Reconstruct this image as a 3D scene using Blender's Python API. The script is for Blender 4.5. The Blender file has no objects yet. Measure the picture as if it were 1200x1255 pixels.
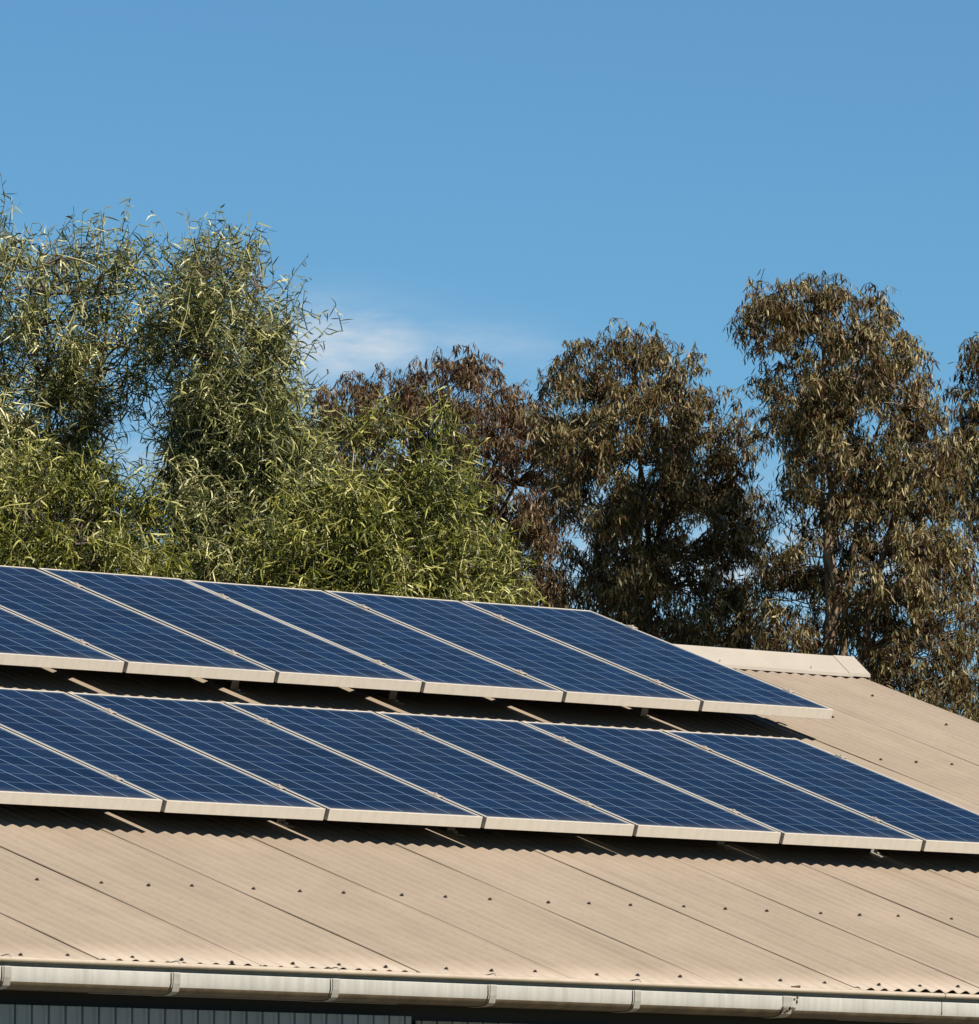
import bpy, bmesh, math, random
import numpy as np
from mathutils import Vector, Matrix

# ------------------------------------------------------------------ camera, sky, sun, exposure
scene = bpy.context.scene
COL = scene.collection
T = math.radians(19.05)            # pitch of the roof and of the panels lying on it
CT, ST = math.cos(T), math.sin(T)
CAM = np.array([-21.2666, -23.398, -1.762])
YAW, PITCH = math.radians(44.4467), math.radians(5.1269)
FPX = 10461.7                      # focal length in pixels of a 1200 px wide picture
GROUND = -3.36

FWD = np.array([math.sin(YAW) * math.cos(PITCH), math.cos(YAW) * math.cos(PITCH), math.sin(PITCH)])
RIGHT = np.array([math.cos(YAW), -math.sin(YAW), 0.0])
UP = np.cross(RIGHT, FWD)
cam_data = bpy.data.cameras.new('camera')
cam = bpy.data.objects.new('camera', cam_data)
COL.objects.link(cam)
cam.location = CAM
cam.rotation_euler = Matrix((RIGHT, UP, -FWD)).transposed().to_euler()
cam_data.sensor_fit = 'HORIZONTAL'
cam_data.sensor_width = 36.0
cam_data.lens = FPX / 1200 * 36
cam_data.clip_start = 0.5
cam_data.clip_end = 3000
scene.camera = cam

SUN = Vector((0.035, -0.715, 0.700)).normalized()
SUN_EL = math.asin(SUN.z)
SUN_ROT = math.atan2(SUN.x, SUN.y)

world = bpy.data.worlds.new('World')
scene.world = world
world.use_nodes = True
nt = world.node_tree
N, Lk = nt.nodes, nt.links
N.clear()
w_out = N.new('ShaderNodeOutputWorld')
bg = N.new('ShaderNodeBackground')
bg.inputs['Strength'].default_value = 0.05
sky = N.new('ShaderNodeTexSky')
sky.sky_type = 'NISHITA'
sky.sun_disc = False
sky.sun_elevation = SUN_EL
sky.sun_rotation = SUN_ROT
sky.air_density = 0.75
sky.dust_density = 0.0
sky.ozone_density = 3.0
sky.altitude = 0
tint = N.new('ShaderNodeMix')
tint.data_type = 'RGBA'
tint.blend_type = 'MULTIPLY'
tint.inputs['Factor'].default_value = 1.0
tint.inputs['B'].default_value = (0.525, 0.835, 0.945, 1)
Lk.new(sky.outputs['Color'], tint.inputs['A'])
# a thin wisp of cloud low in the sky, fixed in world directions
tc = N.new('ShaderNodeTexCoord')
def pix_dir(px, py):
    d = FWD * FPX + RIGHT * (px - 600) - UP * (py - 627.5)
    return d / np.linalg.norm(d)
def math_node(op, a=None, b=None, va=0.0, vb=0.0):
    m = N.new('ShaderNodeMath'); m.operation = op
    m.inputs[0].default_value = va; m.inputs[1].default_value = vb
    if a is not None: Lk.new(a, m.inputs[0])
    if b is not None: Lk.new(b, m.inputs[1])
    return m.outputs[0]
def dotn(vec):
    v = N.new('ShaderNodeVectorMath'); v.operation = 'DOT_PRODUCT'
    Lk.new(tc.outputs['Generated'], v.inputs[0]); v.inputs[1].default_value = tuple(vec)
    return v.outputs['Value']
mp = N.new('ShaderNodeMapping')
mp.inputs['Scale'].default_value = (75, 75, 260)
Lk.new(tc.outputs['Generated'], mp.inputs['Vector'])
cn = N.new('ShaderNodeTexNoise')
cn.inputs['Scale'].default_value = 1.0
cn.inputs['Detail'].default_value = 7
cn.inputs['Roughness'].default_value = 0.58
Lk.new(mp.outputs['Vector'], cn.inputs['Vector'])
def wisp(px, py, wx, wy, amount):
    d = pix_dir(px, py)
    hx = np.array([d[1], -d[0], 0]); hx /= np.linalg.norm(hx)
    a = math_node('MULTIPLY', dotn(hx), va=0, vb=FPX / wx)
    zoff = math_node('SUBTRACT', dotn((0, 0, 1)), vb=float(d[2]))
    b = math_node('MULTIPLY', zoff, vb=FPX / wy)
    r2 = math_node('ADD', math_node('MULTIPLY', a, a), math_node('MULTIPLY', b, b))
    g = math_node('POWER', va=math.e, b=math_node('MULTIPLY', r2, vb=-1.0))
    nz = math_node('MULTIPLY', math_node('SUBTRACT', cn.outputs['Fac'], vb=0.26), vb=2.6)
    nz = math_node('MAXIMUM', nz, vb=0.0)
    return math_node('MULTIPLY', math_node('MULTIPLY', g, nz), vb=amount)
cl = math_node('ADD', wisp(398, 415, 105, 42, 0.95), wisp(540, 435, 140, 36, 0.45))
cl = math_node('ADD', cl, wisp(300, 560, 330, 60, 0.65))
cl = math_node('ADD', cl, wisp(840, 690, 400, 90, 0.75))
cl = math_node('MINIMUM', cl, vb=0.9)
cmix = N.new('ShaderNodeMix'); cmix.data_type = 'RGBA'
cmix.inputs['B'].default_value = (6.3, 7.1, 7.8, 1)
Lk.new(cl, cmix.inputs['Factor'])
Lk.new(tint.outputs['Result'], cmix.inputs['A'])
Lk.new(cmix.outputs['Result'], bg.inputs['Color'])
Lk.new(bg.outputs['Background'], w_out.inputs['Surface'])

sun_data = bpy.data.lights.new('sun', 'SUN')
sun_data.energy = 5.0
sun_data.angle = math.radians(0.5)
sun_data.color = (1.0, 0.92, 0.80)
sun = bpy.data.objects.new('sun', sun_data)
COL.objects.link(sun)
sun.rotation_euler = SUN.to_track_quat('Z', 'Y').to_euler()
sun.location = (0, -10, 30)

scene.view_settings.view_transform = 'Standard'
scene.view_settings.look = 'None'
scene.view_settings.exposure = 1.0
scene.view_settings.gamma = 1.0

# ------------------------------------------------------------------ helpers
rnd = random.Random(7)
rng = np.random.default_rng(11)

def tag(o, label=None, cat=None, group=None, kind=None):
    if label: o['label'] = label
    if cat: o['category'] = cat
    if group: o['group'] = group
    if kind: o['kind'] = kind
    return o

def empty(name, loc, rot=(0, 0, 0)):
    o = bpy.data.objects.new(name, None)
    o.empty_display_size = 0.2
    COL.objects.link(o)
    o.location = loc
    o.rotation_euler = rot
    return o

def mesh_np(name, verts, faces, mat, parent=None, smooth=False, shift=True):
    """verts (n,3), faces list or (m,4) array; world coordinates moved to the parent's origin."""
    v = np.asarray(verts, dtype=float)
    if parent is not None and shift:
        p = parent
        while p is not None:
            v = v - np.array(p.location)
            p = p.parent
    me = bpy.data.meshes.new(name)
    me.from_pydata(v.tolist(), [], [list(map(int, f)) for f in faces])
    me.materials.append(mat)
    if smooth:
        me.polygons.foreach_set('use_smooth', [True] * len(me.polygons))
    me.update()
    o = bpy.data.objects.new(name, me)
    COL.objects.link(o)
    if parent is not None: o.parent = parent
    return o

class MB:
    """collects boxes, tubes and sweeps, then links them as one mesh object"""
    def __init__(s): s.v = []; s.f = []
    def add(s, v, f):
        n = len(s.v)
        s.v += [tuple(map(float, p)) for p in v]
        s.f += [[n + i for i in q] for q in f]
    def box(s, x0, x1, y0, y1, z0, z1, xf=None, bev=0.0):
        bm = bmesh.new()
        bmesh.ops.create_cube(bm, size=1)
        for w in bm.verts:
            w.co = Vector(((x0 + x1) / 2 + w.co.x * (x1 - x0), (y0 + y1) / 2 + w.co.y * (y1 - y0), (z0 + z1) / 2 + w.co.z * (z1 - z0)))
        if bev: bmesh.ops.bevel(bm, geom=bm.edges[:], offset=bev, segments=1, affect='EDGES', profile=0.5)
        bm.verts.index_update()
        v = [w.co.copy() for w in bm.verts]
        if xf: v = [xf(*p) for p in v]
        s.add(v, [[w.index for w in q.verts] for q in bm.faces])
        bm.free()
    def prism(s, prof, x0, x1, closed=True, fx=None):
        """profile of (y,z) points swept along x"""
        n = len(prof)
        v = [(x0, y, z) for y, z in prof] + [(x1, y, z) for y, z in prof]
        if fx: v = [fx(*p) for p in v]
        f = [[i, (i + 1) % n, n + (i + 1) % n, n + i] for i in range(n if closed else n - 1)]
        if closed: f += [list(range(n))[::-1], list(range(n, 2 * n))]
        s.add(v, f)
    def tube(s, pts, radii, sides=6, cap=True):
        pts = [Vector(p) for p in pts]
        vs = []
        for i, p in enumerate(pts):
            d = (pts[min(i + 1, len(pts) - 1)] - pts[max(i - 1, 0)]).normalized()
            a = d.orthogonal().normalized() if i == 0 else (a - d * a.dot(d)).normalized()
            b = d.cross(a)
            for k in range(sides):
                t = 2 * math.pi * k / sides
                vs.append(p + (a * math.cos(t) + b * math.sin(t)) * radii[i])
        f = []
        for i in range(len(pts) - 1):
            for k in range(sides):
                f.append([i * sides + k, i * sides + (k + 1) % sides, (i + 1) * sides + (k + 1) % sides, (i + 1) * sides + k])
        if cap: f += [list(range(sides))[::-1], list(range((len(pts) - 1) * sides, len(pts) * sides))]
        s.add(vs, f)
    def disc_stack(s, rings, sides=6, xf=None):
        """rings of (radius, height) about z"""
        v = [(r * math.cos(2 * math.pi * k / sides), r * math.sin(2 * math.pi * k / sides), h) for r, h in rings for k in range(sides)]
        if xf: v = [xf(*p) for p in v]
        f = []
        for i in range(len(rings) - 1):
            for k in range(sides):
                f.append([i * sides + k, i * sides + (k + 1) % sides, (i + 1) * sides + (k + 1) % sides, (i + 1) * sides + k])
        f.append(list(range((len(rings) - 1) * sides, len(rings) * sides)))
        s.add(v, f)
    def build(s, name, mat, parent=None, smooth=False, shift=True):
        return mesh_np(name, s.v, s.f, mat, parent, smooth, shift)

# ------------------------------------------------------------------ materials
def new_mat(name):
    m = bpy.data.materials.new(name)
    m.use_nodes = True
    n, l = m.node_tree.nodes, m.node_tree.links
    return m, n, l, n['Principled BSDF']

def noise(n, l, scale, detail=4, rough=0.55, mapscale=None, coord='Object'):
    t = n.new('ShaderNodeTexCoord')
    x = n.new('ShaderNodeTexNoise')
    x.inputs['Scale'].default_value = scale
    x.inputs['Detail'].default_value = detail
    x.inputs['Roughness'].default_value = rough
    if mapscale:
        mp = n.new('ShaderNodeMapping'); mp.inputs['Scale'].default_value = mapscale
        l.new(t.outputs[coord], mp.inputs['Vector']); l.new(mp.outputs['Vector'], x.inputs['Vector'])
    else: l.new(t.outputs[coord], x.inputs['Vector'])
    return x.outputs['Fac']

def ramp(n, l, fac, stops):
    r = n.new('ShaderNodeValToRGB')
    e = r.color_ramp.elements
    e[0].position, e[0].color = stops[0][0], (*stops[0][1], 1)
    e[1].position, e[1].color = stops[-1][0], (*stops[-1][1], 1)
    for p, c in stops[1:-1]:
        q = e.new(p); q.color = (*c, 1)
    l.new(fac, r.inputs['Fac'])
    return r.outputs['Color']

def mixc(n, l, a, b, fac, mode='MIX'):
    m = n.new('ShaderNodeMix'); m.data_type = 'RGBA'; m.blend_type = mode
    for k, v in (('A', a), ('B', b), ('Factor', fac)):
        if isinstance(v, (int, float)): m.inputs[k].default_value = v
        elif isinstance(v, tuple): m.inputs[k].default_value = (*v, 1)
        else: l.new(v, m.inputs[k])
    return m.outputs['Result']

def stained(name, base, dark, scale=3.0, mapscale=None, rough=0.5, metal=0.0, lo=0.35, hi=0.7, fine=60, bump=0.0, streak=None):
    m, n, l, b = new_mat(name)
    f = noise(n, l, scale, 6, 0.6, mapscale)
    c = ramp(n, l, f, [(lo, dark), (hi, base)])
    g = noise(n, l, fine, 3, 0.6)
    c = mixc(n, l, c, tuple(x * 0.80 for x in base), ramp(n, l, g, [(0.5, (0, 0, 0)), (0.75, (0.6, 0.6, 0.6))]))
    if streak:
        st = noise(n, l, 1.0, 5, 0.65, streak)
        c = mixc(n, l, c, tuple(x * 0.72 for x in dark), ramp(n, l, st, [(0.50, (0, 0, 0)), (0.78, (0.55, 0.55, 0.55))]))
        sp = noise(n, l, 2.2, 6, 0.7)
        c = mixc(n, l, c, tuple(min(1, x * 1.12) for x in base), ramp(n, l, sp, [(0.48, (0, 0, 0)), (0.7, (0.6, 0.6, 0.6))]))
    l.new(c, b.inputs['Base Color'])
    b.inputs['Roughness'].default_value = rough
    b.inputs['Metallic'].default_value = metal
    if bump:
        bp = n.new('ShaderNodeBump'); bp.inputs['Strength'].default_value = bump
        bp.inputs['Distance'].default_value = 0.003
        l.new(g, bp.inputs['Height']); l.new(bp.outputs['Normal'], b.inputs['Normal'])
    return m

M = {}
M['roof'] = stained('roof_paint', (0.236, 0.189, 0.144), (0.208, 0.165, 0.123), 1.6, (3.0, 0.5, 0.5), 0.6, 0, 0.35, 0.65, 45, 0.0, (22, 0.5, 0.5))
M['cap'] = stained('ridge_cap_paint', (0.285, 0.256, 0.22), (0.255, 0.226, 0.19), 2.0, (2, 2, 2), 0.5)
M['gutter'] = stained('gutter_steel', (0.315, 0.31, 0.288), (0.25, 0.242, 0.22), 5.0, (9, 1, 0.4), 0.5, 0, 0.3, 0.7, 60, 0.0, (30, 1, 1))
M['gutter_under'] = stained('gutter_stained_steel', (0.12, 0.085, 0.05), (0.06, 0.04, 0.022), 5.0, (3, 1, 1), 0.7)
M['gutter_lip'] = stained('gutter_lip_paint', (0.33, 0.28, 0.225), (0.28, 0.23, 0.175), 4.0, (3, 1, 1), 0.45)
M['strap'] = stained('strap_steel', (0.25, 0.24, 0.215), (0.19, 0.18, 0.16), 20, None, 0.5)
M['rust'] = stained('rusty_steel', (0.07, 0.04, 0.022), (0.025, 0.015, 0.01), 30, None, 0.85)
M['wall'] = stained('wall_sheet', (0.27, 0.285, 0.295), (0.20, 0.22, 0.23), 6, (2, 2, 0.6), 0.5)
M['door'] = stained('door_sheet', (0.26, 0.24, 0.21), (0.20, 0.18, 0.155), 6, (2, 2, 0.6), 0.55)
M['timber'] = stained('dark_timber', (0.06, 0.045, 0.03), (0.035, 0.027, 0.02), 8, None, 0.8)
M['alu'] = stained('anodised_aluminium', (0.39, 0.355, 0.305), (0.34, 0.305, 0.255), 9, (3, 1, 1), 0.4, 0.0, 0.3, 0.6, 120)
M['rail'] = stained('mill_aluminium', (0.35, 0.33, 0.30), (0.28, 0.26, 0.23), 12, None, 0.4, 0.2)
M['clamp'] = stained('clamp_aluminium', (0.34, 0.30, 0.255), (0.27, 0.235, 0.195), 40, None, 0.4, 0.1)
M['bolt'] = stained('dark_bolt', (0.035, 0.028, 0.024), (0.02, 0.016, 0.013), 40, None, 0.5, 0.2)
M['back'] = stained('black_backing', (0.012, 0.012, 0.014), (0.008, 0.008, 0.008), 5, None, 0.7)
M['concrete'] = stained('concrete_floor', (0.16, 0.15, 0.14), (0.12, 0.11, 0.10), 2, None, 0.85)
M['bark'] = stained('pale_bark', (0.19, 0.135, 0.082), (0.05, 0.034, 0.021), 6, (3, 3, 0.5), 0.85, 0, 0.35, 0.6, 40, 0.4)
M['bark_dark'] = stained('dark_bark', (0.08, 0.06, 0.045), (0.04, 0.03, 0.022), 6, (3, 3, 0.5), 0.9, 0, 0.35, 0.6, 40, 0.4)
M['ground'] = stained('dry_grass', (0.16, 0.13, 0.065), (0.06, 0.07, 0.025), 0.4, None, 0.95, 0, 0.35, 0.65, 8, 0.5)

# solar cells: 6 x 12 blue polycrystalline squares with pale gaps, printed behind glass
PW, PL_, PF = 0.808, 1.58, 0.046
def cell_material():
    m, n, l, b = new_mat('solar_cells')
    tcn = n.new('ShaderNodeTexCoord')
    sep = n.new('ShaderNodeSeparateXYZ'); l.new(tcn.outputs['Object'], sep.inputs[0])
    def mt(op, a, bb=None, c=None):
        q = n.new('ShaderNodeMath'); q.operation = op
        for i, v in enumerate((a, bb, c)):
            if v is None: continue
            if isinstance(v, (int, float)): q.inputs[i].default_value = v
            else: l.new(v, q.inputs[i])
        return q.outputs[0]
    cw, cl_ = 0.1275, 0.1275
    x0, y0 = (PW - 6 * cw) / 2, (PL_ - 12 * cl_) / 2
    u = mt('DIVIDE', mt('SUBTRACT', sep.outputs['X'], x0), cw)
    v = mt('DIVIDE', mt('SUBTRACT', sep.outputs['Y'], y0), cl_)
    def edge(q, half):     # 1 within `half` (in cells) of a cell border
        fr = mt('FRACT', q)
        d = mt('MINIMUM', fr, mt('SUBTRACT', 1.0, fr))
        return mt('LESS_THAN', d, half)
    gap_u = edge(u, 0.030)
    gap_v = edge(v, 0.030)
    fu = mt('FRACT', u)
    bus = mt('MAXIMUM', mt('LESS_THAN', mt('ABSOLUTE', mt('SUBTRACT', fu, 0.27)), 0.007),
             mt('LESS_THAN', mt('ABSOLUTE', mt('SUBTRACT', fu, 0.73)), 0.007))
    inside = mt('MULTIPLY', mt('MULTIPLY', mt('GREATER_THAN', u, -0.03), mt('LESS_THAN', u, 6.03)),
                mt('MULTIPLY', mt('GREATER_THAN', v, -0.03), mt('LESS_THAN', v, 12.03)))
    # each cell its own blue, with crystal flakes in it
    cmb = n.new('ShaderNodeCombineXYZ'); l.new(mt('FLOOR', u), cmb.inputs[0]); l.new(mt('FLOOR', v), cmb.inputs[1])
    oi = n.new('ShaderNodeObjectInfo'); l.new(mt('MULTIPLY', oi.outputs['Random'], 91.0), cmb.inputs[2])
    wn = n.new('ShaderNodeTexWhiteNoise'); l.new(cmb.outputs[0], wn.inputs['Vector'])
    vo = n.new('ShaderNodeTexVoronoi'); vo.inputs['Scale'].default_value = 90
    l.new(tcn.outputs['Object'], vo.inputs['Vector'])
    vs = n.new('ShaderNodeSeparateColor'); l.new(vo.outputs['Color'], vs.inputs[0])
    mixv = mt('ADD', mt('ADD', mt('MULTIPLY', wn.outputs['Value'], 0.55), mt('MULTIPLY', vs.outputs[0], 0.3)), mt('MULTIPLY', oi.outputs['Random'], 0.25))
    blue = ramp(n, l, mixv, [(0.05, (0.0006, 0.0014, 0.0055)), (0.5, (0.0016, 0.0042, 0.0140)), (0.95, (0.0036, 0.0105, 0.032))])
    c = mixc(n, l, blue, (0.016, 0.034, 0.07), bus)
    gap = mt('MAXIMUM', gap_u, mt('MULTIPLY', gap_v, 0.42))
    c = mixc(n, l, c, (0.085, 0.125, 0.175), gap)
    c = mixc(n, l, (0.006, 0.016, 0.04), c, inside)
    dust = noise(n, l, 2.5, 5, 0.6, None)
    c = mixc(n, l, c, (0.10, 0.095, 0.09), ramp(n, l, dust, [(0.40, (0, 0, 0)), (0.8, (0.05, 0.05, 0.05))]))
    lowedge = ramp(n, l, mt('ADD', mt('MULTIPLY', sep.outputs['Y'], 9.0), mt('MULTIPLY', dust, -0.9)), [(0.0, (0.16, 0.16, 0.16)), (0.35, (0, 0, 0))])
    c = mixc(n, l, c, (0.10, 0.09, 0.075), lowedge)
    l.new(c, b.inputs['Base Color'])
    rgh = n.new('ShaderNodeMapRange'); l.new(dust, rgh.inputs[0]); rgh.inputs[3].default_value = 0.10; rgh.inputs[4].default_value = 0.26
    l.new(rgh.outputs[0], b.inputs['Roughness'])
    b.inputs['Roughness'].default_value = 0.16
    b.inputs['Specular IOR Level'].default_value = 0.0
    # anti-reflective solar glass: a weak mirror over the cells
    gl = n.new('ShaderNodeBsdfGlossy'); gl.inputs['Color'].default_value = (0.9, 0.95, 1.0, 1)
    l.new(rgh.outputs[0], gl.inputs['Roughness'])
    fr = n.new('ShaderNodeFresnel'); fr.inputs['IOR'].default_value = 1.33
    fm = mt('MULTIPLY', fr.outputs[0], 0.72)
    mx = n.new('ShaderNodeMixShader'); l.new(fm, mx.inputs[0])
    l.new(b.outputs[0], mx.inputs[1]); l.new(gl.outputs[0], mx.inputs[2])
    l.new(mx.outputs[0], n['Material Output'].inputs['Surface'])
    return m
M['cells'] = cell_material()

def leaf_material(name, stops, transl=0.3, rough=0.42, spec=0.5):
    m, n, l, b = new_mat(name)
    g = n.new('ShaderNodeNewGeometry')
    big = noise(n, l, 1.1, 2, 0.5)
    k = n.new('ShaderNodeMath'); k.operation = 'MULTIPLY_ADD'
    l.new(big, k.inputs[0]); k.inputs[1].default_value = 0.9
    k2 = n.new('ShaderNodeMath'); k2.operation = 'MULTIPLY_ADD'
    l.new(g.outputs['Random Per Island'], k2.inputs[0]); k2.inputs[1].default_value = 0.95; k2.inputs[2].default_value = -0.42
    l.new(k2.outputs[0], k.inputs[2])
    c = ramp(n, l, k.outputs[0], stops)
    l.new(c, b.inputs['Base Color'])
    b.inputs['Roughness'].default_value = rough
    b.inputs['Specular IOR Level'].default_value = spec
    tr = n.new('ShaderNodeBsdfTranslucent'); l.new(c, tr.inputs['Color'])
    mx = n.new('ShaderNodeMixShader'); mx.inputs[0].default_value = transl
    l.new(b.outputs[0], mx.inputs[1]); l.new(tr.outputs[0], mx.inputs[2])
    l.new(mx.outputs[0], n['Material Output'].inputs['Surface'])
    return m
M['leaf_grey'] = leaf_material('grey_green_leaves', [(0.05, (0.014, 0.022, 0.006)), (0.38, (0.062, 0.072, 0.017)), (0.64, (0.19, 0.19, 0.056)), (1, (0.48, 0.45, 0.23))], 0.12, 0.45, 0.3)
M['leaf_yellow'] = leaf_material('yellow_green_leaves', [(0.05, (0.016, 0.024, 0.005)), (0.38, (0.066, 0.076, 0.010)), (0.66, (0.185, 0.185, 0.026)), (1, (0.42, 0.40, 0.16))], 0.16, 0.45, 0.3)
M['leaf_gum'] = leaf_material('gum_leaves', [(0.05, (0.030, 0.011, 0.004)), (0.24, (0.062, 0.027, 0.009)), (0.42, (0.048, 0.039, 0.011)), (0.70, (0.090, 0.076, 0.025)), (1, (0.32, 0.26, 0.14))], 0.10, 0.5, 0.2)
M['leaf_red'] = leaf_material('reddish_gum_leaves', [(0.05, (0.026, 0.010, 0.004)), (0.4, (0.052, 0.023, 0.010)), (0.6, (0.060, 0.040, 0.014)), (1, (0.22, 0.155, 0.085))], 0.10, 0.5, 0.2)

# ------------------------------------------------------------------ ground
gv, gf = [], []
m_ = MB(); m_.add([(-900, -900, GROUND), (900, -900, GROUND), (900, 900, GROUND), (-900, 900, GROUND)], [[0, 1, 2, 3]])
g = m_.build('ground', M['ground']); tag(g, kind='structure')

# ------------------------------------------------------------------ the shed
H = 0.131                                # crest of the sheets below the top of the panels
TR = math.radians(18.6)
CTR, STR = math.cos(TR), math.sin(TR)
def RP(x, s, n=0.0):                     # roof coordinates: along the eave, up the slope, above the crests
    k = n - H
    return (x, s * CTR - k * STR, s * STR + k * CTR)

X_LEFT, X_RIGHT = -1.742 - 4 * 0.7504, 7.385
S_EAVE, S_RIDGE = -1.785, 3.57
PITCHW = 0.07504
AMP = 0.0066
y_ridge, z_ridge = 3.44, 1.082
shed = empty('farm_shed', (1.3, 3.4, GROUND))
tag(shed, 'long metal shed with a tan corrugated roof, pale ridge cap and steel gutter', 'shed')

SHEETW = 0.7504
nsheets = 12 + 4
screws_spec = []
screw_rows = [-1.705, -0.725, 0.14, 1.01, 1.885, 2.63, 3.12]
scr = MB()
scr.disc_stack([(0.0085, 0.0), (0.0085, 0.0015), (0.0052, 0.0018), (0.0052, 0.0058), (0.003, 0.007)], 6, xf=lambda x, y, z: (x, y * CT - z * ST, y * ST + z * CT))
screw_mesh = None
for i in range(nsheets):
    x0 = X_LEFT + i * SHEETW
    x1 = x0 + SHEETW + 0.03 if i < nsheets - 1 else X_RIGHT
    nx = int(round((x1 - x0) / (PITCHW / 10)))
    ns = 22
    xs = np.linspace(x0, x1, nx + 1)
    ss = np.linspace((S_EAVE if i not in (4, 5, 9) else S_EAVE + (0.042 if i == 9 else 0.062)) + rnd.uniform(-0.006, 0.006), S_RIDGE - 0.02, ns + 1)
    ph = rng.uniform(0, 6.28, 6)
    lift0 = rnd.choice((0.0012, 0.0018, 0.0026)) if x0 < 4.2 else 0.0007
    verts = []
    for j, s in enumerate(ss):
        for x in xs:
            a = (x - x0) / PITCHW
            n = AMP * math.cos(2 * math.pi * (a - 0.22)) - AMP
            lift = lift0 * max(0.0, 1 - (x - x0) / 0.05)
            under = -0.004 if x > x0 + SHEETW and i < nsheets - 1 else 0.0
            wob = 0.0012 * math.sin(2.1 * s + ph[0]) * math.sin(9 * (x - x0) + ph[1]) + 0.0008 * math.sin(5.3 * s + ph[2] + 14 * x)
            verts.append(RP(x, s, n + lift + under + wob))
    W1 = nx + 1
    faces = [[j * W1 + k, j * W1 + k + 1, (j + 1) * W1 + k + 1, (j + 1) * W1 + k] for j in range(ns) for k in range(nx)]
    # turned-down side lap edge and the thickness at the eave end
    base = len(verts)
    for j, s in enumerate(ss):
        p = np.array(verts[j * W1]); d = np.array(RP(x0 + 0.001, s, -(lift0 + 0.0006))) - np.array(RP(x0, s, 0))
        verts.append(tuple(p + d))
    faces += [[j * W1, (j + 1) * W1, base + j + 1, base + j] for j in range(ns)]
    base = len(verts)
    for k in range(W1):
        p = np.array(verts[k]); verts.append(tuple(p + np.array([0, 0.0006, -0.0018])))
    faces += [[k, base + k, base + k + 1, k + 1] for k in range(nx)]
    sh = mesh_np('roof_sheet', verts, faces, M['roof'], shed, smooth=True)
    crest0 = x0 + 0.22 * PITCHW
    for r, s in enumerate(screw_rows):
        for c in ((1, 4, 7) if r else (2, 5, 8)):
            if rnd.random() < 0.04 and r != 1: continue
            x = crest0 + c * PITCHW
            if x > X_RIGHT - 0.02: continue
            # only rows and columns not wholly under the panels
            xx, sv = x, s + rnd.uniform(-0.012, 0.012)
            if r in (2, 3): continue
            if r in (4, 5, 6) and (x < 5.3 or rnd.random() < 0.4): continue
            loc = np.array(RP(xx, sv, 0.0005)) - np.array(shed.location)
            if screw_mesh is None:
                so = scr.build('roof_screw', M['bolt'], None, shift=False); screw_mesh = so.data
            else:
                so = bpy.data.objects.new('roof_screw', screw_mesh); COL.objects.link(so)
            so.parent = sh
            so.location = loc
            so.rotation_euler = (0, 0, 0)

# far slope, one plain corrugated sheet run
vs, fs = [], []
xs = np.linspace(X_LEFT, X_RIGHT, 600)
yb, zb = y_ridge + 5.0, z_ridge - 0.05 - 5.0 * math.tan(TR)
for x in xs:
    n = AMP * math.cos(2 * math.pi * (x - X_LEFT) / PITCHW)
    vs += [(x, y_ridge, z_ridge - 0.05 + n), (x, yb, zb + n)]
fs = [[2 * i, 2 * i + 1, 2 * i + 3, 2 * i + 2] for i in range(len(xs) - 1)]
mesh_np('back_roof', vs, fs, M['roof'], shed, smooth=True)

# ridge cap
cap = MB()
lo = RP(0, 3.475, 0.012)[1:]
lo2 = RP(0, 3.470, -0.002)[1:]
ap = (y_ridge, z_ridge)
prof = [lo2, lo, (y_ridge - 0.016, z_ridge - 0.010), (y_ridge - 0.006, z_ridge), (y_ridge + 0.006, z_ridge), (y_ridge + 0.016, z_ridge - 0.010),
        (2 * y_ridge - lo[0], lo[1] - 0.01), (2 * y_ridge - lo2[0], lo2[1] - 0.01)]
inner = [(y, z - 0.003) for y, z in prof[1:-1]]
full = prof + [(prof[-1][0] - 0.002, prof[-1][1])] + inner[::-1] + [(prof[0][0] + 0.002, prof[0][1])]
cap.prism(full, X_LEFT - 0.01, 6.08)
cobj = cap.build('ridge_cap', M['cap'], shed)
cap2 = MB()
cap2.prism([(y, z + 0.0035) for y, z in full], 6.02, 7.29)
cap2.build('ridge_cap', M['cap'], shed)
cap3 = MB()
cap3.prism([(y, z + 0.007) for y, z in full], 7.265, 7.405)
c3 = cap3.build('ridge_cap_end', M['cap'], shed)
# cap rivets
for x in (6.42, 7.02):
    rv = MB()
    p = RP(x, 3.492, 0.028)
    rv.disc_stack([(0.004, 0), (0.004, 0.002), (0.002, 0.003)], 6, xf=lambda a, b, c, p=p: (p[0] + a, p[1] + b * 0.75 - c * 0.65, p[2] + b * 0.65 + c * 0.75))
    rv.build('rivet', M['bolt'], cobj)

# verge trim under the sheet ends
vb = MB()
def bar(mb, x0, x1, s0, s1, n0, n1): mb.box(x0, x1, s0, s1, n0, n1, xf=lambda x, s, n: RP(x, s, n))
bar(vb, X_RIGHT - 0.035, X_RIGHT - 0.008, S_EAVE + 0.05, S_RIDGE - 0.16, -0.16, -0.020)
vb.build('barge_board', M['timber'], shed)
for s in (-1.655, -0.725, 0.14, 1.01, 1.885, 2.63, 3.30):
    pb = MB(); bar(pb, X_LEFT + 0.05, X_RIGHT - 0.04, s - 0.03, s + 0.03, -0.085, -0.018)
    pb.build('purlin', M['timber'], shed)

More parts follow.
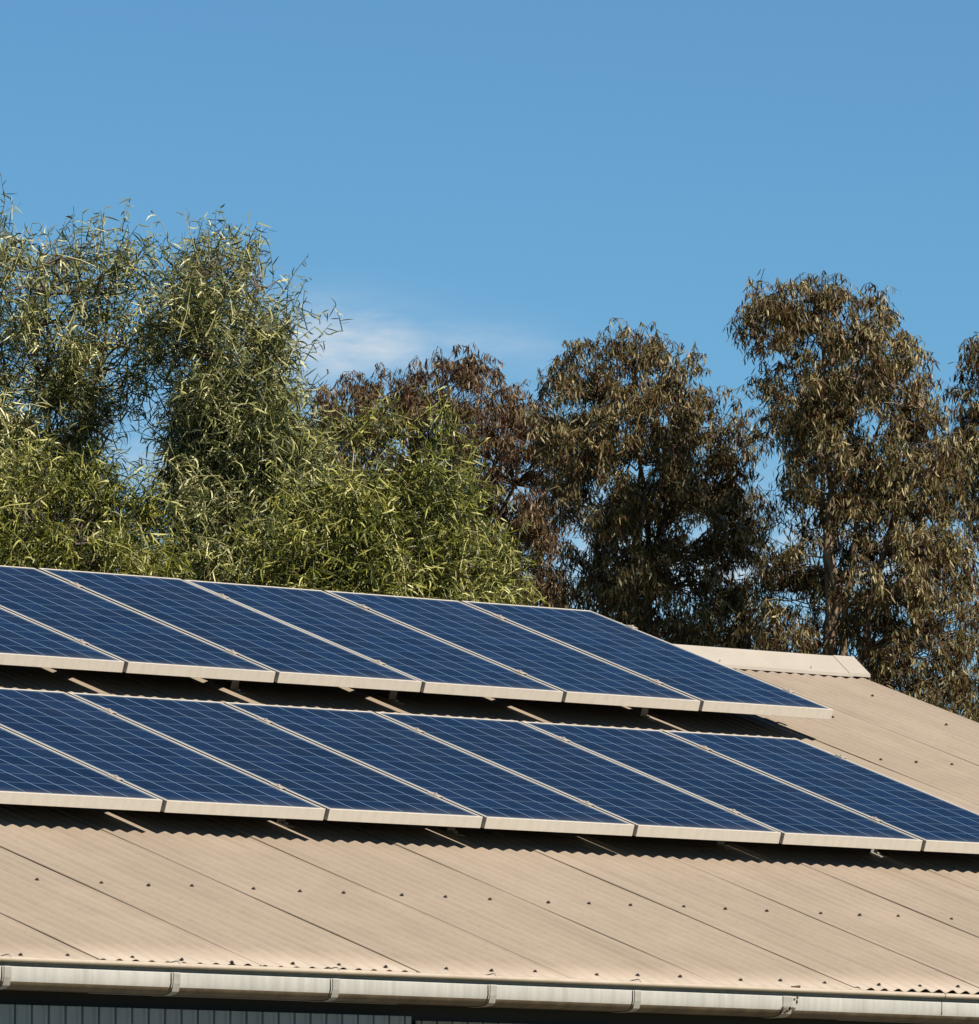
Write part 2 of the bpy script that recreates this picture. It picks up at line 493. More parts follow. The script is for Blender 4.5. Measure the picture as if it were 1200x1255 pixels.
# gutter: rolled lip, set-back face, curved stained underside
def gz(x): return -0.6911 - 0.0036 * x
GY = -1.715
lip_c = (GY, -0.009)
gut_face = [(GY + 0.002, -0.0175), (GY + 0.028, -0.019), (GY + 0.029, -0.029), (GY + 0.011, -0.031), (GY + 0.0105, -0.036), (GY + 0.011, -0.070), (GY + 0.015, -0.083)]
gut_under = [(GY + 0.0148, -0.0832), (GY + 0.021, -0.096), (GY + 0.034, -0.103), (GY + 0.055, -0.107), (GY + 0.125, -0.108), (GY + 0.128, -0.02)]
G0, G1 = X_LEFT - 0.02, X_RIGHT + 0.02
def gsweep(prof, x0, x1, closed, off=0.0):
    mb = MB()
    segs = max(1, int((x1 - x0) / 0.2))
    for k in range(segs):
        a, b = x0 + (x1 - x0) * k / segs, x0 + (x1 - x0) * (k + 1) / segs
        n = len(prof)
        v = [(a, y, z + gz(a)) for y, z in prof] + [(b, y, z + gz(b)) for y, z in prof]
        f = [[i, (i + 1) % n, n + (i + 1) % n, n + i] for i in range(n if closed else n - 1)]
        mb.add(v, f)
    return mb
circ = [(lip_c[0] + 0.0095 * math.cos(t), lip_c[1] + 0.0095 * math.sin(t)) for t in np.linspace(0, 2 * math.pi, 13)[:-1]]
gutter = gsweep(gut_face, G0, G1, False).build('gutter', M['gutter'], shed, smooth=True)
gsweep(circ, G0, G1, True).build('rolled_lip', M['gutter_lip'], gutter, smooth=True)
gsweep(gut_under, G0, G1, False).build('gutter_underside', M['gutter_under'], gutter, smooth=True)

def strap(x, w, mat, name='strap', out=0.0035):
    pts = [(GY + 0.0105, -0.0305), (GY + 0.0098 - out, -0.036), (GY + 0.011 - out, -0.070),
           (GY + 0.015 - out, -0.0842), (GY + 0.020 - out, -0.0975), (GY + 0.033, -0.1062), (GY + 0.055, -0.1103), (GY + 0.12, -0.1113)]
    back = [(y + 0.002, z + 0.0012) for y, z in pts]
    mb = MB()
    prof = pts + back[::-1]
    mb.prism([(y, z + gz(x)) for y, z in prof], x - w / 2, x + w / 2)
    return mb.build(name, mat, gutter)
for x in (-3.05, -2.265, -1.494, -0.742, 0.029, 0.761, 3.17, 3.95, 4.72, 5.5, 6.3, 7.0):
    strap(x, 0.032, M['strap'])
    # the wire clip that rises over the lip
    cm = MB()
    z = gz(x)
    cm.tube([(x, GY - 0.008, z - 0.004), (x, GY - 0.002, z + 0.006), (x, GY + 0.012, z + 0.007), (x, GY + 0.05, z + 0.002)], [0.0022] * 4, 5)
    cm.build('clip', M['strap'], gutter)
    # dark seam beside the strap where the lengths meet, curling under
    sm = MB()
    zz = z
    sm.prism([(GY + 0.0095, zz - 0.034), (GY + 0.0085, zz - 0.07), (GY + 0.013, zz - 0.0842), (GY + 0.019, zz - 0.097), (GY + 0.02, zz - 0.097), (GY + 0.015, zz - 0.0835), (GY + 0.0118, zz - 0.07), (GY + 0.0118, zz - 0.034)], x - 0.0275, x - 0.0225)
    sm.build('seam', M['bolt'], gutter)
# broken, rusted joint
strap(1.548, 0.050, M['strap'])
rm = MB()
for k in range(26):
    x = 1.548 + rnd.gauss(0, 0.030); zz = gz(x) - 0.078 + rnd.gauss(0, 0.006) - abs(x - 1.548) * 0.06
    r = rnd.uniform(0.002, 0.0055)
    rm.disc_stack([(r, 0), (r * 0.8, 0.0016)], 7, xf=lambda a, b, c, x=x, zz=zz: (x + a * 1.4, GY + 0.0095 - c, zz + b))
for k in range(5):
    x = 1.595 + rnd.gauss(0, 0.006); zz = gz(x) - 0.03 - k * 0.006
    rm.disc_stack([(0.006 - k * 0.0007, 0), (0.004, 0.0016)], 7, xf=lambda a, b, c, x=x, zz=zz: (x + a, GY + 0.0085 - c, zz + b))
rm.build('rust_patch', M['rust'], gutter)
lm = MB(); lm.tube([(1.56, GY + 0.0, gz(1.56) + 0.001), (1.60, GY - 0.004, gz(1.6) + 0.004)], [0.004, 0.005], 6)
lm.build('debris', M['rust'], gutter)
sm = MB(); x = 2.388; zz = gz(x)
sm.box(x - 0.0016, x + 0.0016, GY + 0.0095, GY + 0.012, zz - 0.080, zz - 0.031)
sm.tube([(x - 0.0016, GY, zz - 0.009), (x + 0.0016, GY, zz - 0.009)], [0.0102, 0.0102], 14); sm.build('seam', M['bolt'], gutter)
# riveted lap plate at the left
pl = MB(); x = -2.36; zz = gz(x)
pl.box(x - 0.06, x + 0.06, GY + 0.0075, GY + 0.010, zz - 0.062, zz - 0.034)
po = pl.build('lap_plate', M['gutter_lip'], gutter)
pr = MB()
pr.disc_stack([(0.006, 0), (0.005, 0.003)], 8, xf=lambda a, b, c: (x + 0.05 + a, GY + 0.0075 - c, zz - 0.046 + b))
pr.build('rivet', M['bolt'], gutter)

# walls: corrugated sheet on the front, lower sliding door leaf to the right of it
def corrugated_wall(name, mat, x0, x1, y, z0, z1, pitch=0.0765, amp=0.009):
    n = int((x1 - x0) / pitch * 40)
    xs = np.linspace(x0, x1, n + 1)
    v = []
    for x in xs:
        ph = ((x - x0) / pitch) % 1.0
        # flat pans with a narrow raised rib
        o = 0.0
        if ph < 0.10: o = 0.007 * ph / 0.10
        elif ph < 0.24: o = 0.007
        elif ph < 0.29: o = 0.007 - 0.027 * (ph - 0.24) / 0.05
        elif ph < 0.40: o = -0.02
        elif ph < 0.45: o = -0.02 * (1 - (ph - 0.40) / 0.05)
        v += [(x, y - o, z0), (x, y - o, z1), (x, y - o + 0.0015, z1)]
    f = [[3 * i, 3 * i + 3, 3 * i + 4, 3 * i + 1] for i in range(n)] + [[3 * i + 1, 3 * i + 4, 3 * i + 5, 3 * i + 2] for i in range(n)]
    return mesh_np(name, v, f, mat, shed, smooth=False)
YW = -1.55
corrugated_wall('front_wall', M['wall'], X_LEFT + 0.02, -0.225, YW, GROUND, -0.838)
corrugated_wall('sliding_door', M['door'], -0.185, 7.34, YW + 0.02, GROUND, -0.852)
wm = MB(); wm.box(-0.225, -0.185, YW - 0.004, YW + 0.03, GROUND, -0.90); wm.build('door_post', M['timber'], shed)
for (nm, x) in (('side_wall', X_LEFT + 0.03), ('side_wall', 7.33)):
    wm = MB()
    yb2 = yb - 0.12
    wm.prism([(YW + 0.04, GROUND), (yb2, GROUND), (yb2, zb - 0.02), (y_ridge, z_ridge - 0.13), (YW + 0.04, -0.90)], x - 0.01, x + 0.01)
    wm.build(nm, M['wall'], shed)
wm = MB(); wm.box(X_LEFT + 0.05, 7.31, yb2 - 0.02, yb2 - 0.002, GROUND, zb - 0.03); wm.build('back_wall', M['wall'], shed)
wm = MB(); wm.box(X_LEFT + 0.05, 7.31, YW + 0.06, yb2 - 0.03, GROUND - 0.1, GROUND + 0.05); wm.build('floor_slab', M['concrete'], shed)
wm = MB(); wm.box(X_LEFT + 0.05, 7.31, YW + 0.045, YW + 0.085, -1.1, -0.905); wm.build('wall_girt', M['timber'], shed)
wm = MB(); wm.box(X_LEFT + 0.02, 7.34, YW + 0.05, YW + 0.075, -0.905, -0.73); wm.build('eave_gap_shade', M['back'], shed)  # black strip filling the slit under the eave; the shade is in its colour

# ------------------------------------------------------------------ solar panels
PITCHP = 0.83
ROWS = {'lower': (0.0, 0.0), 'upper': (1.6348, 0.5680 + PL_)}
def panel_world(x, s, n=0.0): return Vector((x, s * CT - n * ST, s * ST + n * CT))

def make_panel():
    root = empty('solar_panel', (0, 0, 0), (T, 0, 0))
    W, L, F, lip = PW, PL_, PF, 0.0115
    fr = MB()
    # four hollow-looking rails with bevelled outer edges
    fr.box(0, W, 0, lip, -F, 0, bev=0.0012)
    fr.box(0, W, L - lip, L, -F, 0, bev=0.0012)
    fr.box(0, lip, lip, L - lip, -F, -0.0003, bev=0.0012)
    fr.box(W - lip, W, lip, L - lip, -F, -0.0003, bev=0.0012)
    # inner return flange along the bottom of the frame
    fr.box(lip, W - lip, lip, lip + 0.018, -F + 0.0005, -F + 0.003)
    fr.box(lip, W - lip, L - lip - 0.018, L - lip, -F + 0.0005, -F + 0.003)
    fr.build('frame', M['alu'], root, shift=False)
    gl = MB()
    gl.box(lip - 0.0004, W - lip + 0.0004, lip - 0.0004, L - lip + 0.0004, -0.0065, -0.0016)
    gl.build('glass_face', M['cells'], root, shift=False)
    bk = MB(); bk.box(lip + 0.001, W - lip - 0.001, lip + 0.001, L - lip - 0.001, -0.009, -0.0068)
    bk.build('back_sheet', M['back'], root, shift=False)
    jb = MB(); jb.box(W / 2 - 0.06, W / 2 + 0.06, L - 0.2, L - 0.09, -0.032, -0.0092, bev=0.003)
    jb.build('junction_box', M['back'], root, shift=False)
    return root
proto = make_panel()
def copy_tree(o, parent=None):
    c = o.copy(); COL.objects.link(c)
    if parent is not None: c.parent = parent
    for ch in list(o.children): copy_tree(ch, c)
    return c
ORD = {0: 'rightmost', 1: 'second from the right', 2: 'third from the right', 3: 'fourth from the right', 4: 'fifth from the right', 5: 'second from the left', 6: 'leftmost'}
first = True
for row, (ox, os_) in ROWS.items():
    ks = list(range(-1, 6)) if row == 'lower' else list(range(-1, 5))
    for k in ks:
        o = proto if first else copy_tree(proto)
        first = False
        x = ox + k * PITCHP + (PITCHP - PW) / 2
        o.location = panel_world(x, os_, rnd.uniform(-0.0008, 0.0008))
        o.rotation_euler = (T + rnd.uniform(-0.0006, 0.0006), rnd.uniform(-0.0008, 0.0008), 0)
        q = ks[-1] - k
        w = 'leftmost' if k == -1 else ('second from the left' if k == 0 else ORD[q])
        extra = {'upper': {'rightmost': ', beside the ridge cap', 'leftmost': ', cut by the picture edge'}, 'lower': {'rightmost': ', its end by the bare tan roof', 'leftmost': ', cut by the picture edge'}}[row].get(w, '')
        if 'from the' in w or w:
            tag(o, f'blue solar panel, {w} in the {row} row{extra}', 'solar panel', f'solar panels of the {row} row')

# mounting rails with feet and clamps
def make_rail(row, s_rel, label):
    ox, os_ = ROWS[row]
    k0, k1 = -1, (6 if row == 'lower' else 5)
    xa, xb = ox + k0 * PITCHP - 0.05, ox + k1 * PITCHP + (0.055 if row == 'upper' else 0.03)
    s = os_ + s_rel
    root = empty('mounting_rail', panel_world(xa, s, -PF), (T, 0, 0))
    tag(root, label, 'mounting rail', 'rails under the solar panels')
    mb = MB(); mb.box(0, xb - xa, -0.018, 0.018, -0.040, -0.0006, bev=0.002)
    mb.box(0.0, xb - xa, -0.024, -0.0185, -0.040, -0.030)
    mb.build('rail_bar', M['rail'], root, shift=False)
    for k in range(k0 + 1, k1):
        x = ox + k * PITCHP - xa
        c = MB()
        c.box(x - 0.017, x + 0.017, -0.030, 0.030, PF + 0.0006, PF + 0.0045, bev=0.001)
        c.box(x - 0.0045, x + 0.0045, -0.020, 0.020, -0.0005, PF + 0.0005)
        co = c.build('mid_clamp', M['clamp'], root, shift=False)
        b = MB(); b.disc_stack([(0.0065, PF + 0.0047), (0.0065, PF + 0.0095), (0.004, PF + 0.0105)], 6, xf=lambda a, bb, cc, x=x: (x + a, bb, cc))
        b.build('bolt', M['clamp'], co, shift=False)
    xe = ox + k1 * PITCHP - (PITCHP - PW) / 2 - xa
    c = MB()
    c.box(xe - 0.010, xe + 0.022, -0.022, 0.022, PF + 0.0006, PF + 0.0045, bev=0.001)
    c.box(xe + 0.016, xe + 0.022, -0.022, 0.022, -0.0004, PF + 0.0005)
    co = c.build('end_clamp', M['clamp'], root, shift=False)
    b = MB(); b.disc_stack([(0.006, PF + 0.0047), (0.006, PF + 0.0095), (0.004, PF + 0.0105)], 6, xf=lambda a, bb, cc: (xe + 0.008 + a, bb, cc))
    b.build('bolt', M['clamp'], co, shift=False)
    zb_ = -(H + 0.0079 * s - PF) - 0.001
    x = 0.24
    nn = 0
    while x < xb - xa - 0.4:
        f = MB()
        f.box(x - 0.02, x + 0.02, -0.0285, -0.0245, zb_, -0.006)
        f.box(x - 0.02, x + 0.02, -0.085, -0.0285, zb_, zb_ + 0.004)
        fo = f.build('foot', M['strap'], root, shift=False)
        b = MB(); b.disc_stack([(0.008, zb_ + 0.0042), (0.008, zb_ + 0.0105), (0.005, zb_ + 0.0125)], 6, xf=lambda a, bb, cc, x=x: (x + a, -0.055 + bb, cc))
        b.build('bolt', M['rail'], fo, shift=False)
        x += 1.50 if nn % 2 == 0 else 0.9
        nn += 1
make_rail('lower', 0.29, 'aluminium rail under the front edge of the lower solar panel row')
make_rail('lower', 1.31, 'aluminium rail under the upper half of the lower solar panel row')
make_rail('upper', 0.29, 'aluminium rail under the front edge of the upper solar panel row')
make_rail('upper', 1.31, 'aluminium rail near the ridge under the upper solar panel row')

# ------------------------------------------------------------------ trees
H_R = RIGHT.copy()
H_F = np.array([math.sin(YAW), math.cos(YAW), 0.0])
def place(px, py, D):
    """a point D metres ahead of the camera along the ground, seen at that spot of the photograph"""
    d = FWD + RIGHT * (px - 600) / FPX - UP * (py - 627.5) / FPX
    return CAM + d * (D / (d @ H_F))

def in_poly(P, poly):
    x, y = P[:, 0], P[:, 1]
    c = np.zeros(len(P), bool)
    n = len(poly)
    for i in range(n):
        x1, y1 = poly[i]; x2, y2 = poly[(i + 1) % n]
        hit = ((y1 > y) != (y2 > y)) & (x < (x2 - x1) * (y - y1) / ((y2 - y1) + 1e-9) + x1)
        c ^= hit
    return c

def edge_dist(P, poly):
    d = np.full(len(P), 1e9)
    n = len(poly)
    for i in range(n):
        a = np.array(poly[i], float); b = np.array(poly[(i + 1) % n], float)
        t = np.clip(((P - a) @ (b - a)) / ((b - a) @ (b - a) + 1e-9), 0, 1)
        q = a + t[:, None] * (b - a)
        d = np.minimum(d, np.linalg.norm(P - q, axis=1))
    return d

def unit(v): return v / (np.linalg.norm(v, axis=-1, keepdims=True) + 1e-12)

def leaf_mesh(base, dirs, length, width, bend, segs=3, prof=(0.35, 1.0, 0.85, 0.06)):
    """curved blades: base (n,3), dirs (n,3), length/width (n,), bend (n,3) bends the blade towards that vector"""
    n = len(base)
    side = unit(np.cross(dirs, unit(rng.normal(size=(n, 3)))))
    p = base.copy(); d = dirs.copy()
    rows = []
    for k in range(segs + 1):
        w = (width * prof[k] * 0.5)[:, None]
        rows.append(np.stack([p - side * w, p + side * w], 1))
        p = p + d * (length / segs)[:, None]
        d = unit(d + bend / segs)
        side = unit(side - d * np.sum(side * d, 1, keepdims=True))
    V = np.stack(rows, 1).reshape(-1, 3)
    o = (np.arange(n) * (segs + 1) * 2)[:, None]
    F = np.concatenate([o + np.array([[2 * k, 2 * k + 1, 2 * k + 3, 2 * k + 2]]) for k in range(segs)], 0)
    return V, F

def twig_mesh(P0, P1, P2, r0, r1):
    """three-sided twigs through three points"""
    n = len(P0)
    rows = []
    d = unit(P2 - P0); a = unit(np.cross(d, unit(rng.normal(size=(n, 3))))); b = np.cross(d, a)
    for P, r in ((P0, r0), (P1, (r0 + r1) / 2), (P2, r1)):
        for t in (0, 2.094, 4.189):
            rows.append(P + (a * math.cos(t) + b * math.sin(t)) * r)
    V = np.stack(rows, 1).reshape(-1, 3)
    o = (np.arange(n) * 9)[:, None]
    F = np.concatenate([o + np.array([[3 * i + k, 3 * i + (k + 1) % 3, 3 * i + 3 + (k + 1) % 3, 3 * i + 3 + k]]) for i in (0, 1) for k in range(3)], 0)
    return V, F

def fast_mesh(name, V, F, mat, parent):
    V = V - np.array(parent.location)
    me = bpy.data.meshes.new(name)
    me.vertices.add(len(V)); me.vertices.foreach_set('co', V.astype(np.float32).ravel())
    me.loops.add(F.size); me.loops.foreach_set('vertex_index', F.astype(np.int32).ravel())
    me.polygons.add(len(F))
    me.polygons.foreach_set('loop_start', np.arange(0, F.size, 4, dtype=np.int32))
    me.polygons.foreach_set('loop_total', np.full(len(F), 4, dtype=np.int32))
    me.polygons.foreach_set('use_smooth', np.ones(len(F), bool))
    me.materials.append(mat)
    me.update(); me.validate()
    o = bpy.data.objects.new(name, me); COL.objects.link(o); o.parent = parent
    return o

def sample_clumps(poly, n, D, thick, spacing, holes=()):
    lo_, hi_ = np.min(poly, 0), np.max(poly, 0)
    pts = []
    tries = 0
    ppm = FPX / D
    while len(pts) < n and tries < n * 60:
        tries += 1
        p = rng.uniform(lo_, hi_)
        if not in_poly(p[None], poly)[0]: continue
        e = edge_dist(p[None], poly)[0]
        if e < 6: continue
        v = rng.uniform(-1, 1) * thick * min(1.0, 0.25 + e / 90.0)
        if any(((p[0] - h[0]) / h[2]) ** 2 + ((p[1] - h[1]) / h[3]) ** 2 < 1 and (len(h) < 5 or v < 0.3) for h in holes): continue
        q = np.array([p[0], p[1], v * ppm])
        if pts and np.min(np.linalg.norm((np.array(pts) - q), axis=1)) < spacing * (0.5 + 0.5 * rng.random()): continue
        q[:2] += rng.normal(0, 5, 2)
        pts.append(q)
    return np.array(pts)

def to_world(pts, D):
    ppm = FPX / D
    out = []
    for p in pts:
        out.append(place(p[0], p[1], D + p[2] / ppm))
    return np.array(out)

def limb_path(a, b, sag=0.25, n=5, wob=0.05):
    a, b = np.array(a, float), np.array(b, float)
    L = np.linalg.norm(b - a)
    pts = []
    for i in range(n + 1):
        t = i / n
        p = a * (1 - t) + b * t
        p[2] += -sag * L * t * (1 - t) * 0.8 if sag > 0 else 0
        if 0 < i < n: p += rng.normal(0, wob * L / n * 2.0, 3)
        pts.append(p)
    return pts

def build_tree(name, label, cat, group, D, trunk_px, poly, n_clumps, style, leaf_mat, bark, thick=1.0, spacing=22, holes=(), limbs=None, leaf_scale=1.0, dens=1.0, extra=()):
    base = place(trunk_px, 700, D); base[2] = GROUND
    root = empty(name, base)
    tag(root, label, cat, group)
    C = sample_clumps(poly, n_clumps, D, thick, spacing, holes)
    if len(extra): C = np.concatenate([C, np.array(extra, float)], 0)
    CW = to_world(C, D)
    top = min(p[1] for p in poly)
    # trunk and limbs
    tm = MB()
    fork = place(trunk_px, max(p[1] for p in poly) - 60, D)
    hT = fork[2] - GROUND
    r_base = 0.03 + 0.012 * hT * (0.6 if style == 'shrub' else 1.0)
    tp = [base + (fork - base) * t + rng.normal(0, 0.04, 3) * (0 < t < 1) * hT * 0.15 for t in np.linspace(0, 1, 7)]
    tm.tube(tp, list(np.linspace(r_base, r_base * 0.55, 7)), 10)
    starts = [(fork, r_base * 0.5)]
    if limbs is None:
        xs = [p[0] for p in poly]
        limbs = []
        while len(limbs) < 4:
            q = np.array([[rng.uniform(min(xs), max(xs)), top + rng.uniform(45, 150)]])
            if in_poly(q, poly)[0] and edge_dist(q, poly)[0] > 24: limbs.append([(trunk_px, None), (q[0, 0], q[0, 1])])
    nodes = [fork]
    for lb in limbs:
        end = place(lb[-1][0], lb[-1][1], D + rng.uniform(-0.5, 0.5) * thick)
        pts = [fork]
        for q in lb[1:-1]: pts.append(place(q[0], q[1], D + rng.uniform(-0.2, 0.2) * thick))
        pts.append(end)
        path = []
        for a, b in zip(pts[:-1], pts[1:]):
            seg = limb_path(a, b, 0.1, 5, 0.06)
            path += seg if not path else seg[1:]
        rr = r_base * (rng.uniform(0.42, 0.58) if style == 'gum' else rng.uniform(0.30, 0.45))
        tm.tube(path, list(np.linspace(rr, 0.004, len(path))), 7)
        nodes += path[2:]
    nodes = np.array(nodes)
    # side branches out to the clumps
    for c in CW:
        dd = np.linalg.norm(nodes - c, axis=1) + 1.2 * np.maximum(0, nodes[:, 2] - c[2] + 0.1)
        a = nodes[np.argmin(dd)]
        L = np.linalg.norm(c - a)
        if L < 0.05: continue
        pth = limb_path(a, c, 0.25, 4, 0.10)
        r = min(0.02, 0.006 + 0.006 * L)
        tm.tube(pth, [r, r * 0.8, r * 0.65, r * 0.5, r * 0.35], 4, cap=False)
    tm.build('trunk', M[bark], root, smooth=True)
    # foliage
    axis = np.mean(CW, 0)
    Vs, Fs, off = [], [], 0
    def put(V, F):
        nonlocal off
        Vs.append(V); Fs.append(F + off); off += len(V)
    ppm = FPX / D
    hfrac = np.clip((C[:, 1] - top) / 250.0, 0, 1)
    edge = np.clip(edge_dist(C[:, :2], poly) / 32.0, 0, 1) * np.where(in_poly(C[:, :2], poly), 1.0, 0.0)
    if style in ('willow', 'shrub'):
        ntw = np.maximum(2, dens * (2.2 + 9.0 * hfrac if style == 'willow' else 12.0 + 0 * hfrac) * rng.uniform(0.5, 1.5, len(CW)) * (0.6 + 0.55 * edge)).astype(int)
        idx = np.repeat(np.arange(len(CW)), ntw)
        n = len(idx)
        outw = unit(CW[idx] - (axis + np.array([0, 0, -1.0])))
        upb = (0.9 - 0.9 * hfrac[idx])[:, None] if style == 'willow' else np.full((n, 1), 0.12)
        d = unit(outw * 0.6 + np.array([0, 0, 1.0]) * upb + rng.normal(0, 0.62, (n, 3)))
        L = rng.uniform(0.22, 0.42, n) * leaf_scale
        P0 = CW[idx] + rng.normal(0, 0.06, (n, 3)) - d * (L * 0.35)[:, None]
        droop = ((0.05 if style == 'willow' else 0.25) + 0.35 * hfrac[idx])[:, None] * np.array([0, 0, -1.0])
        P1 = P0 + d * (L * 0.5)[:, None]
        d2 = unit(d + droop + rng.normal(0, 0.15, (n, 3)))
        P2 = P1 + d2 * (L * 0.5)[:, None]
        put(*twig_mesh(P0, P1, P2, 0.0045, 0.0018))
        per = 9
        t = np.tile((np.arange(per) + 0.5) / per, n) + rng.uniform(-0.05, 0.05, n * per)
        t = np.clip(t, 0.02, 1.0)
        ti = np.repeat(np.arange(n), per)
        tt = t[:, None]
        base_p = np.where(tt < 0.5, P0[ti] + (P1[ti] - P0[ti]) * tt * 2, P1[ti] + (P2[ti] - P1[ti]) * (tt * 2 - 1))
        ax = np.where(tt < 0.5, d[ti], d2[ti])
        sd = unit(np.cross(ax, unit(rng.normal(size=ax.shape))))
        ld = unit(ax * rng.uniform(0.1, 0.9, (len(ti), 1)) + sd * 0.75 + np.array([0, 0, -1.0]) * rng.uniform(-0.1, 0.9, (len(ti), 1)))
        ln = rng.uniform(0.06, 0.155, len(ti)) * (1.0 if style == 'willow' else 0.88) * (0.72 + 0.28 * edge[idx][ti])
        wd = rng.uniform(0.0065, 0.0120, len(ti))
        grav = np.array([0, 0, -1.0]) * ((0.25 if style == 'willow' else 0.7) + 0.75 * hfrac[idx][ti])[:, None] * rng.uniform(-0.35, 1.5, (len(ti), 1))
        bend = grav * 1.15 + rng.normal(0, 0.85, (len(ti), 3))
        put(*leaf_mesh(base_p, ld, ln, wd, bend, 4, (0.45, 0.95, 1.0, 0.7, 0.05)))
    else:      # gum: hanging sprays of flat sickle leaves
        ntw = np.maximum(3, (dens * rng.uniform(6, 18, len(CW)) * (0.35 + 0.65 * edge))).astype(int)
        idx = np.repeat(np.arange(len(CW)), ntw)
        n = len(idx)
        d = unit(rng.normal(0, 0.8, (n, 3)) + np.array([0, 0, 0.15]) + 0.5 * unit(CW[idx] - axis))
        L = rng.uniform(0.14, 0.30, n) * leaf_scale
        P0 = CW[idx] + rng.normal(0, 0.06, (n, 3)) - d * (L * 0.3)[:, None]
        P1 = P0 + d * (L * 0.55)[:, None]
        P2 = P1 + unit(d + np.array([0, 0, -1.1])) * (L * 0.5)[:, None]
        put(*twig_mesh(P0, P1, P2, 0.004, 0.0016))
        per = 9
        ti = np.repeat(np.arange(n), per)
        tt = np.clip(np.tile((np.arange(per) + 0.5) / per, n) + rng.uniform(-0.06, 0.06, n * per), 0.05, 1)[:, None]
        base_p = np.where(tt < 0.5, P0[ti] + (P1[ti] - P0[ti]) * tt * 2, P1[ti] + (P2[ti] - P1[ti]) * (tt * 2 - 1))
        base_p = base_p + rng.normal(0, 0.012, base_p.shape)
        ld = unit(np.array([0, 0, -1.0]) + rng.normal(0, 0.42, (len(ti), 3)))
        ln = rng.uniform(0.055, 0.105, len(ti)) * leaf_scale
        wd = ln * rng.uniform(0.13, 0.22, len(ti))
        bend = rng.normal(0, 0.30, (len(ti), 3))
        put(*leaf_mesh(base_p, ld, ln, wd, bend))
    fast_mesh('crown', np.concatenate(Vs), np.concatenate(Fs), leaf_mat, root)
    return root

tall1 = [(-150, 327), (-70, 275), (0, 260), (40, 275), (80, 287), (110, 272), (148, 267), (168, 295), (182, 330), (195, 400), (186, 440), (166, 480), (148, 520), (138, 550), (132, 620), (130, 790), (-150, 790)]
build_tree('willow_leaf_tree', 'tall grey-green tree with narrow leaves, at the far left edge', 'tree', 'narrow-leaved trees behind the solar panels', 60, 40, tall1, 420, 'willow', M['leaf_grey'], 'bark_dark', extra=[(178, 300, 0), (192, 335, 5), (186, 365, -5), (198, 400, 0), (175, 440, 5), (190, 450, 0), (182, 415, -6), (168, 470, 0)],
           thick=0.9, spacing=16, limbs=[[(40, None), (60, 500), (45, 330)], [(40, None), (110, 480), (140, 335)], [(40, None), (-20, 480), (-40, 340)], [(40, None), (140, 520)]])
tall2 = [(185, 352), (205, 310), (228, 290), (262, 304), (300, 289), (322, 308), (340, 345), (340, 391), (372, 400), (362, 430), (365, 480), (385, 520), (405, 560), (430, 790), (180, 790), (195, 640), (200, 590), (215, 530), (205, 485), (195, 440), (182, 416)]
build_tree('willow_leaf_tree', 'tall grey-green tree with narrow leaves, its side twig reaching over the white cloud', 'tree', 'narrow-leaved trees behind the solar panels', 59, 275, tall2, 420, 'willow', M['leaf_grey'], 'bark_dark',
           thick=0.8, spacing=15, limbs=[[(275, None), (280, 500), (240, 345)], [(275, None), (290, 480), (315, 355)], [(275, None), (305, 490), (328, 425)], [(275, None), (225, 520)]],
           extra=[(362, 388, 0), (372, 392, 5), (350, 384, 0), (180, 520, 10), (186, 470, -10)])
bush1 = [(-90, 600), (20, 562), (70, 552), (120, 580), (180, 602), (215, 635), (240, 820), (-90, 820)]
build_tree('leafy_bush', 'yellow-green bush in front of the tall tree at the far left', 'bush', 'yellow-green bushes behind the panels', 56, 70, bush1, 190, 'shrub', M['leaf_yellow'], 'bark_dark', thick=0.6, spacing=17)
bush2 = [(300, 650), (335, 620), (365, 610), (405, 595), (430, 580), (460, 592), (500, 575), (538, 555), (562, 572), (582, 615), (602, 630), (625, 660), (638, 700), (642, 840), (290, 840)]
build_tree('leafy_bush', 'yellow-green bush at the centre, in front of the dark reddish gum', 'bush', 'yellow-green bushes behind the panels', 56.5, 470, bush2, 260, 'shrub', M['leaf_yellow'], 'bark_dark', thick=0.7, spacing=17,
           extra=[(556, 548, 0), (540, 530, 3), (552, 520, -3), (520, 545, 0), (430, 545, 0), (455, 535, 4), (545, 512, 0), (440, 522, 0), (470, 520, 0), (550, 530, 0)])

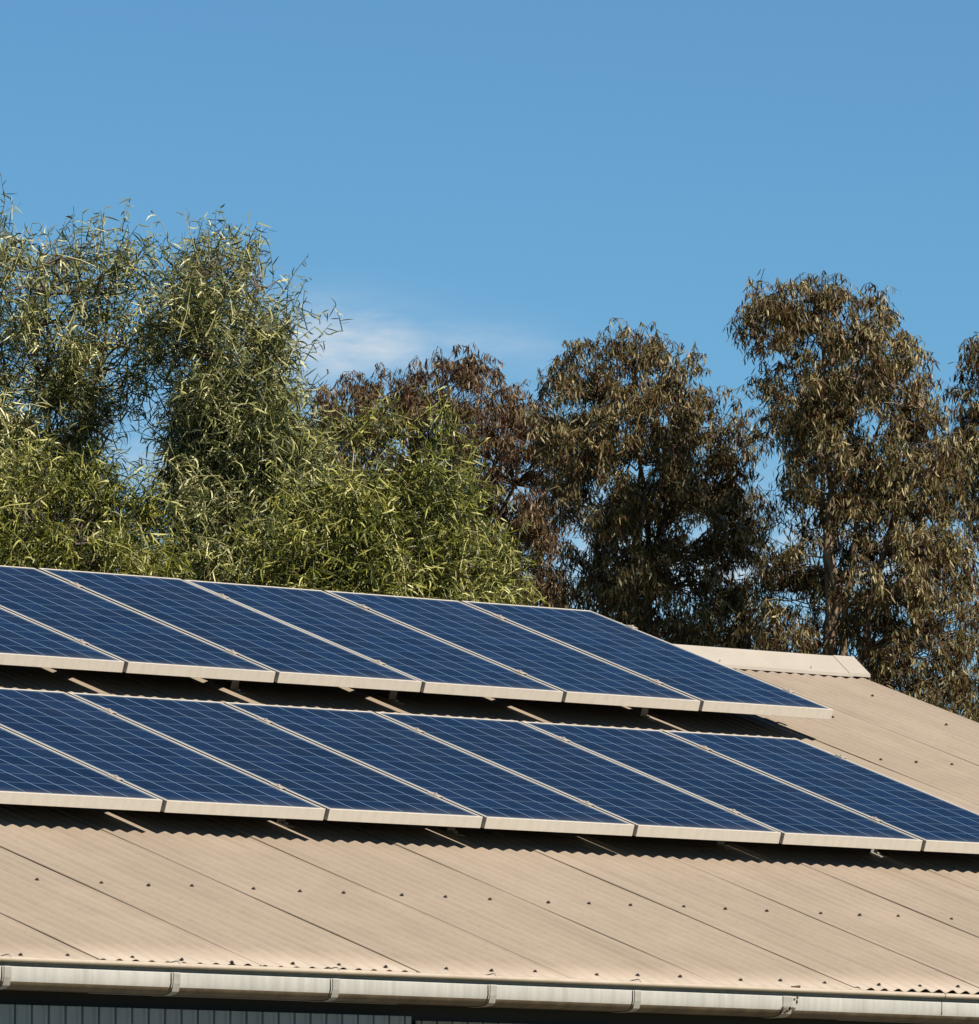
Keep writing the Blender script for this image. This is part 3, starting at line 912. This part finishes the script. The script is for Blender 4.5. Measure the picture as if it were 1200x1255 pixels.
gumA = [(372, 500), (392, 468), (450, 456), (490, 434), (540, 426), (590, 432), (622, 448), (646, 474), (674, 490), (702, 540), (708, 610), (700, 690), (730, 860), (480, 860), (400, 640), (372, 560)]
build_tree('gum_tree', 'dark reddish gum tree with a low rounded top, behind the yellow-green bush', 'tree', 'gum trees behind the shed', 92, 560, gumA, 620, 'gum', M['leaf_red'], 'bark', thick=1.1, spacing=12)
gumB = [(674, 450), (684, 426), (722, 402), (760, 394), (790, 412), (828, 412), (854, 438), (862, 482), (890, 480), (910, 500), (924, 535), (932, 600), (928, 690), (960, 900), (690, 900), (705, 740), (680, 660), (660, 570), (658, 510), (654, 484)]
build_tree('gum_tree', 'olive-brown gum tree with two rounded heads, between the reddish gum and the tallest gum', 'tree', 'gum trees behind the shed', 88, 800, gumB, 640, 'gum', M['leaf_gum'], 'bark', thick=1.1, spacing=12,
           extra=[(690, 690, 6), (700, 720, 0), (682, 710, -5), (712, 745, 0), (918, 520, 10), (930, 548, 0), (938, 600, 8), (925, 575, -8), (900, 492, 0), (935, 660, 0), (945, 700, 5), (940, 745, 0)],
           holes=[(712, 640, 20, 34), (722, 605, 12, 16)])
gumC = [(888, 386), (902, 350), (950, 343), (1010, 335), (1058, 352), (1100, 372), (1130, 422), (1150, 465), (1162, 520), (1190, 560), (1215, 960), (890, 900), (920, 790), (915, 710), (928, 640), (928, 565), (935, 490), (925, 440), (894, 412)]
build_tree('gum_tree', 'tallest gum tree with a pale trunk showing through its crown', 'tree', 'gum trees behind the shed', 86, 1017, gumC, 760, 'gum', M['leaf_gum'], 'bark', thick=1.0, spacing=12,
           holes=[(948, 585, 16, 40), (965, 650, 12, 25), (985, 745, 18, 22), (962, 445, 16, 34), (1085, 640, 10, 14), (1014, 700, 20, 75, 1), (1008, 590, 14, 45, 1)], limbs=[[(1017, None), (1017, 620), (1040, 540), (1060, 400)], [(1017, None), (1015, 700), (1008, 600), (985, 470), (945, 400)], [(1017, None), (1014, 560), (1010, 420), (1015, 370)], [(1017, None), (1100, 620), (1130, 500)], [(1017, None), (1050, 640), (1110, 430)]])
gumD = [(1168, 452), (1184, 418), (1235, 398), (1300, 440), (1330, 560), (1320, 960), (1185, 960), (1178, 650), (1165, 565), (1160, 500)]
build_tree('gum_tree', 'gum tree cut off by the right edge, beside the tallest gum', 'tree', 'gum trees behind the shed', 90, 1250, gumD, 380, 'gum', M['leaf_gum'], 'bark', thick=0.9, spacing=16)
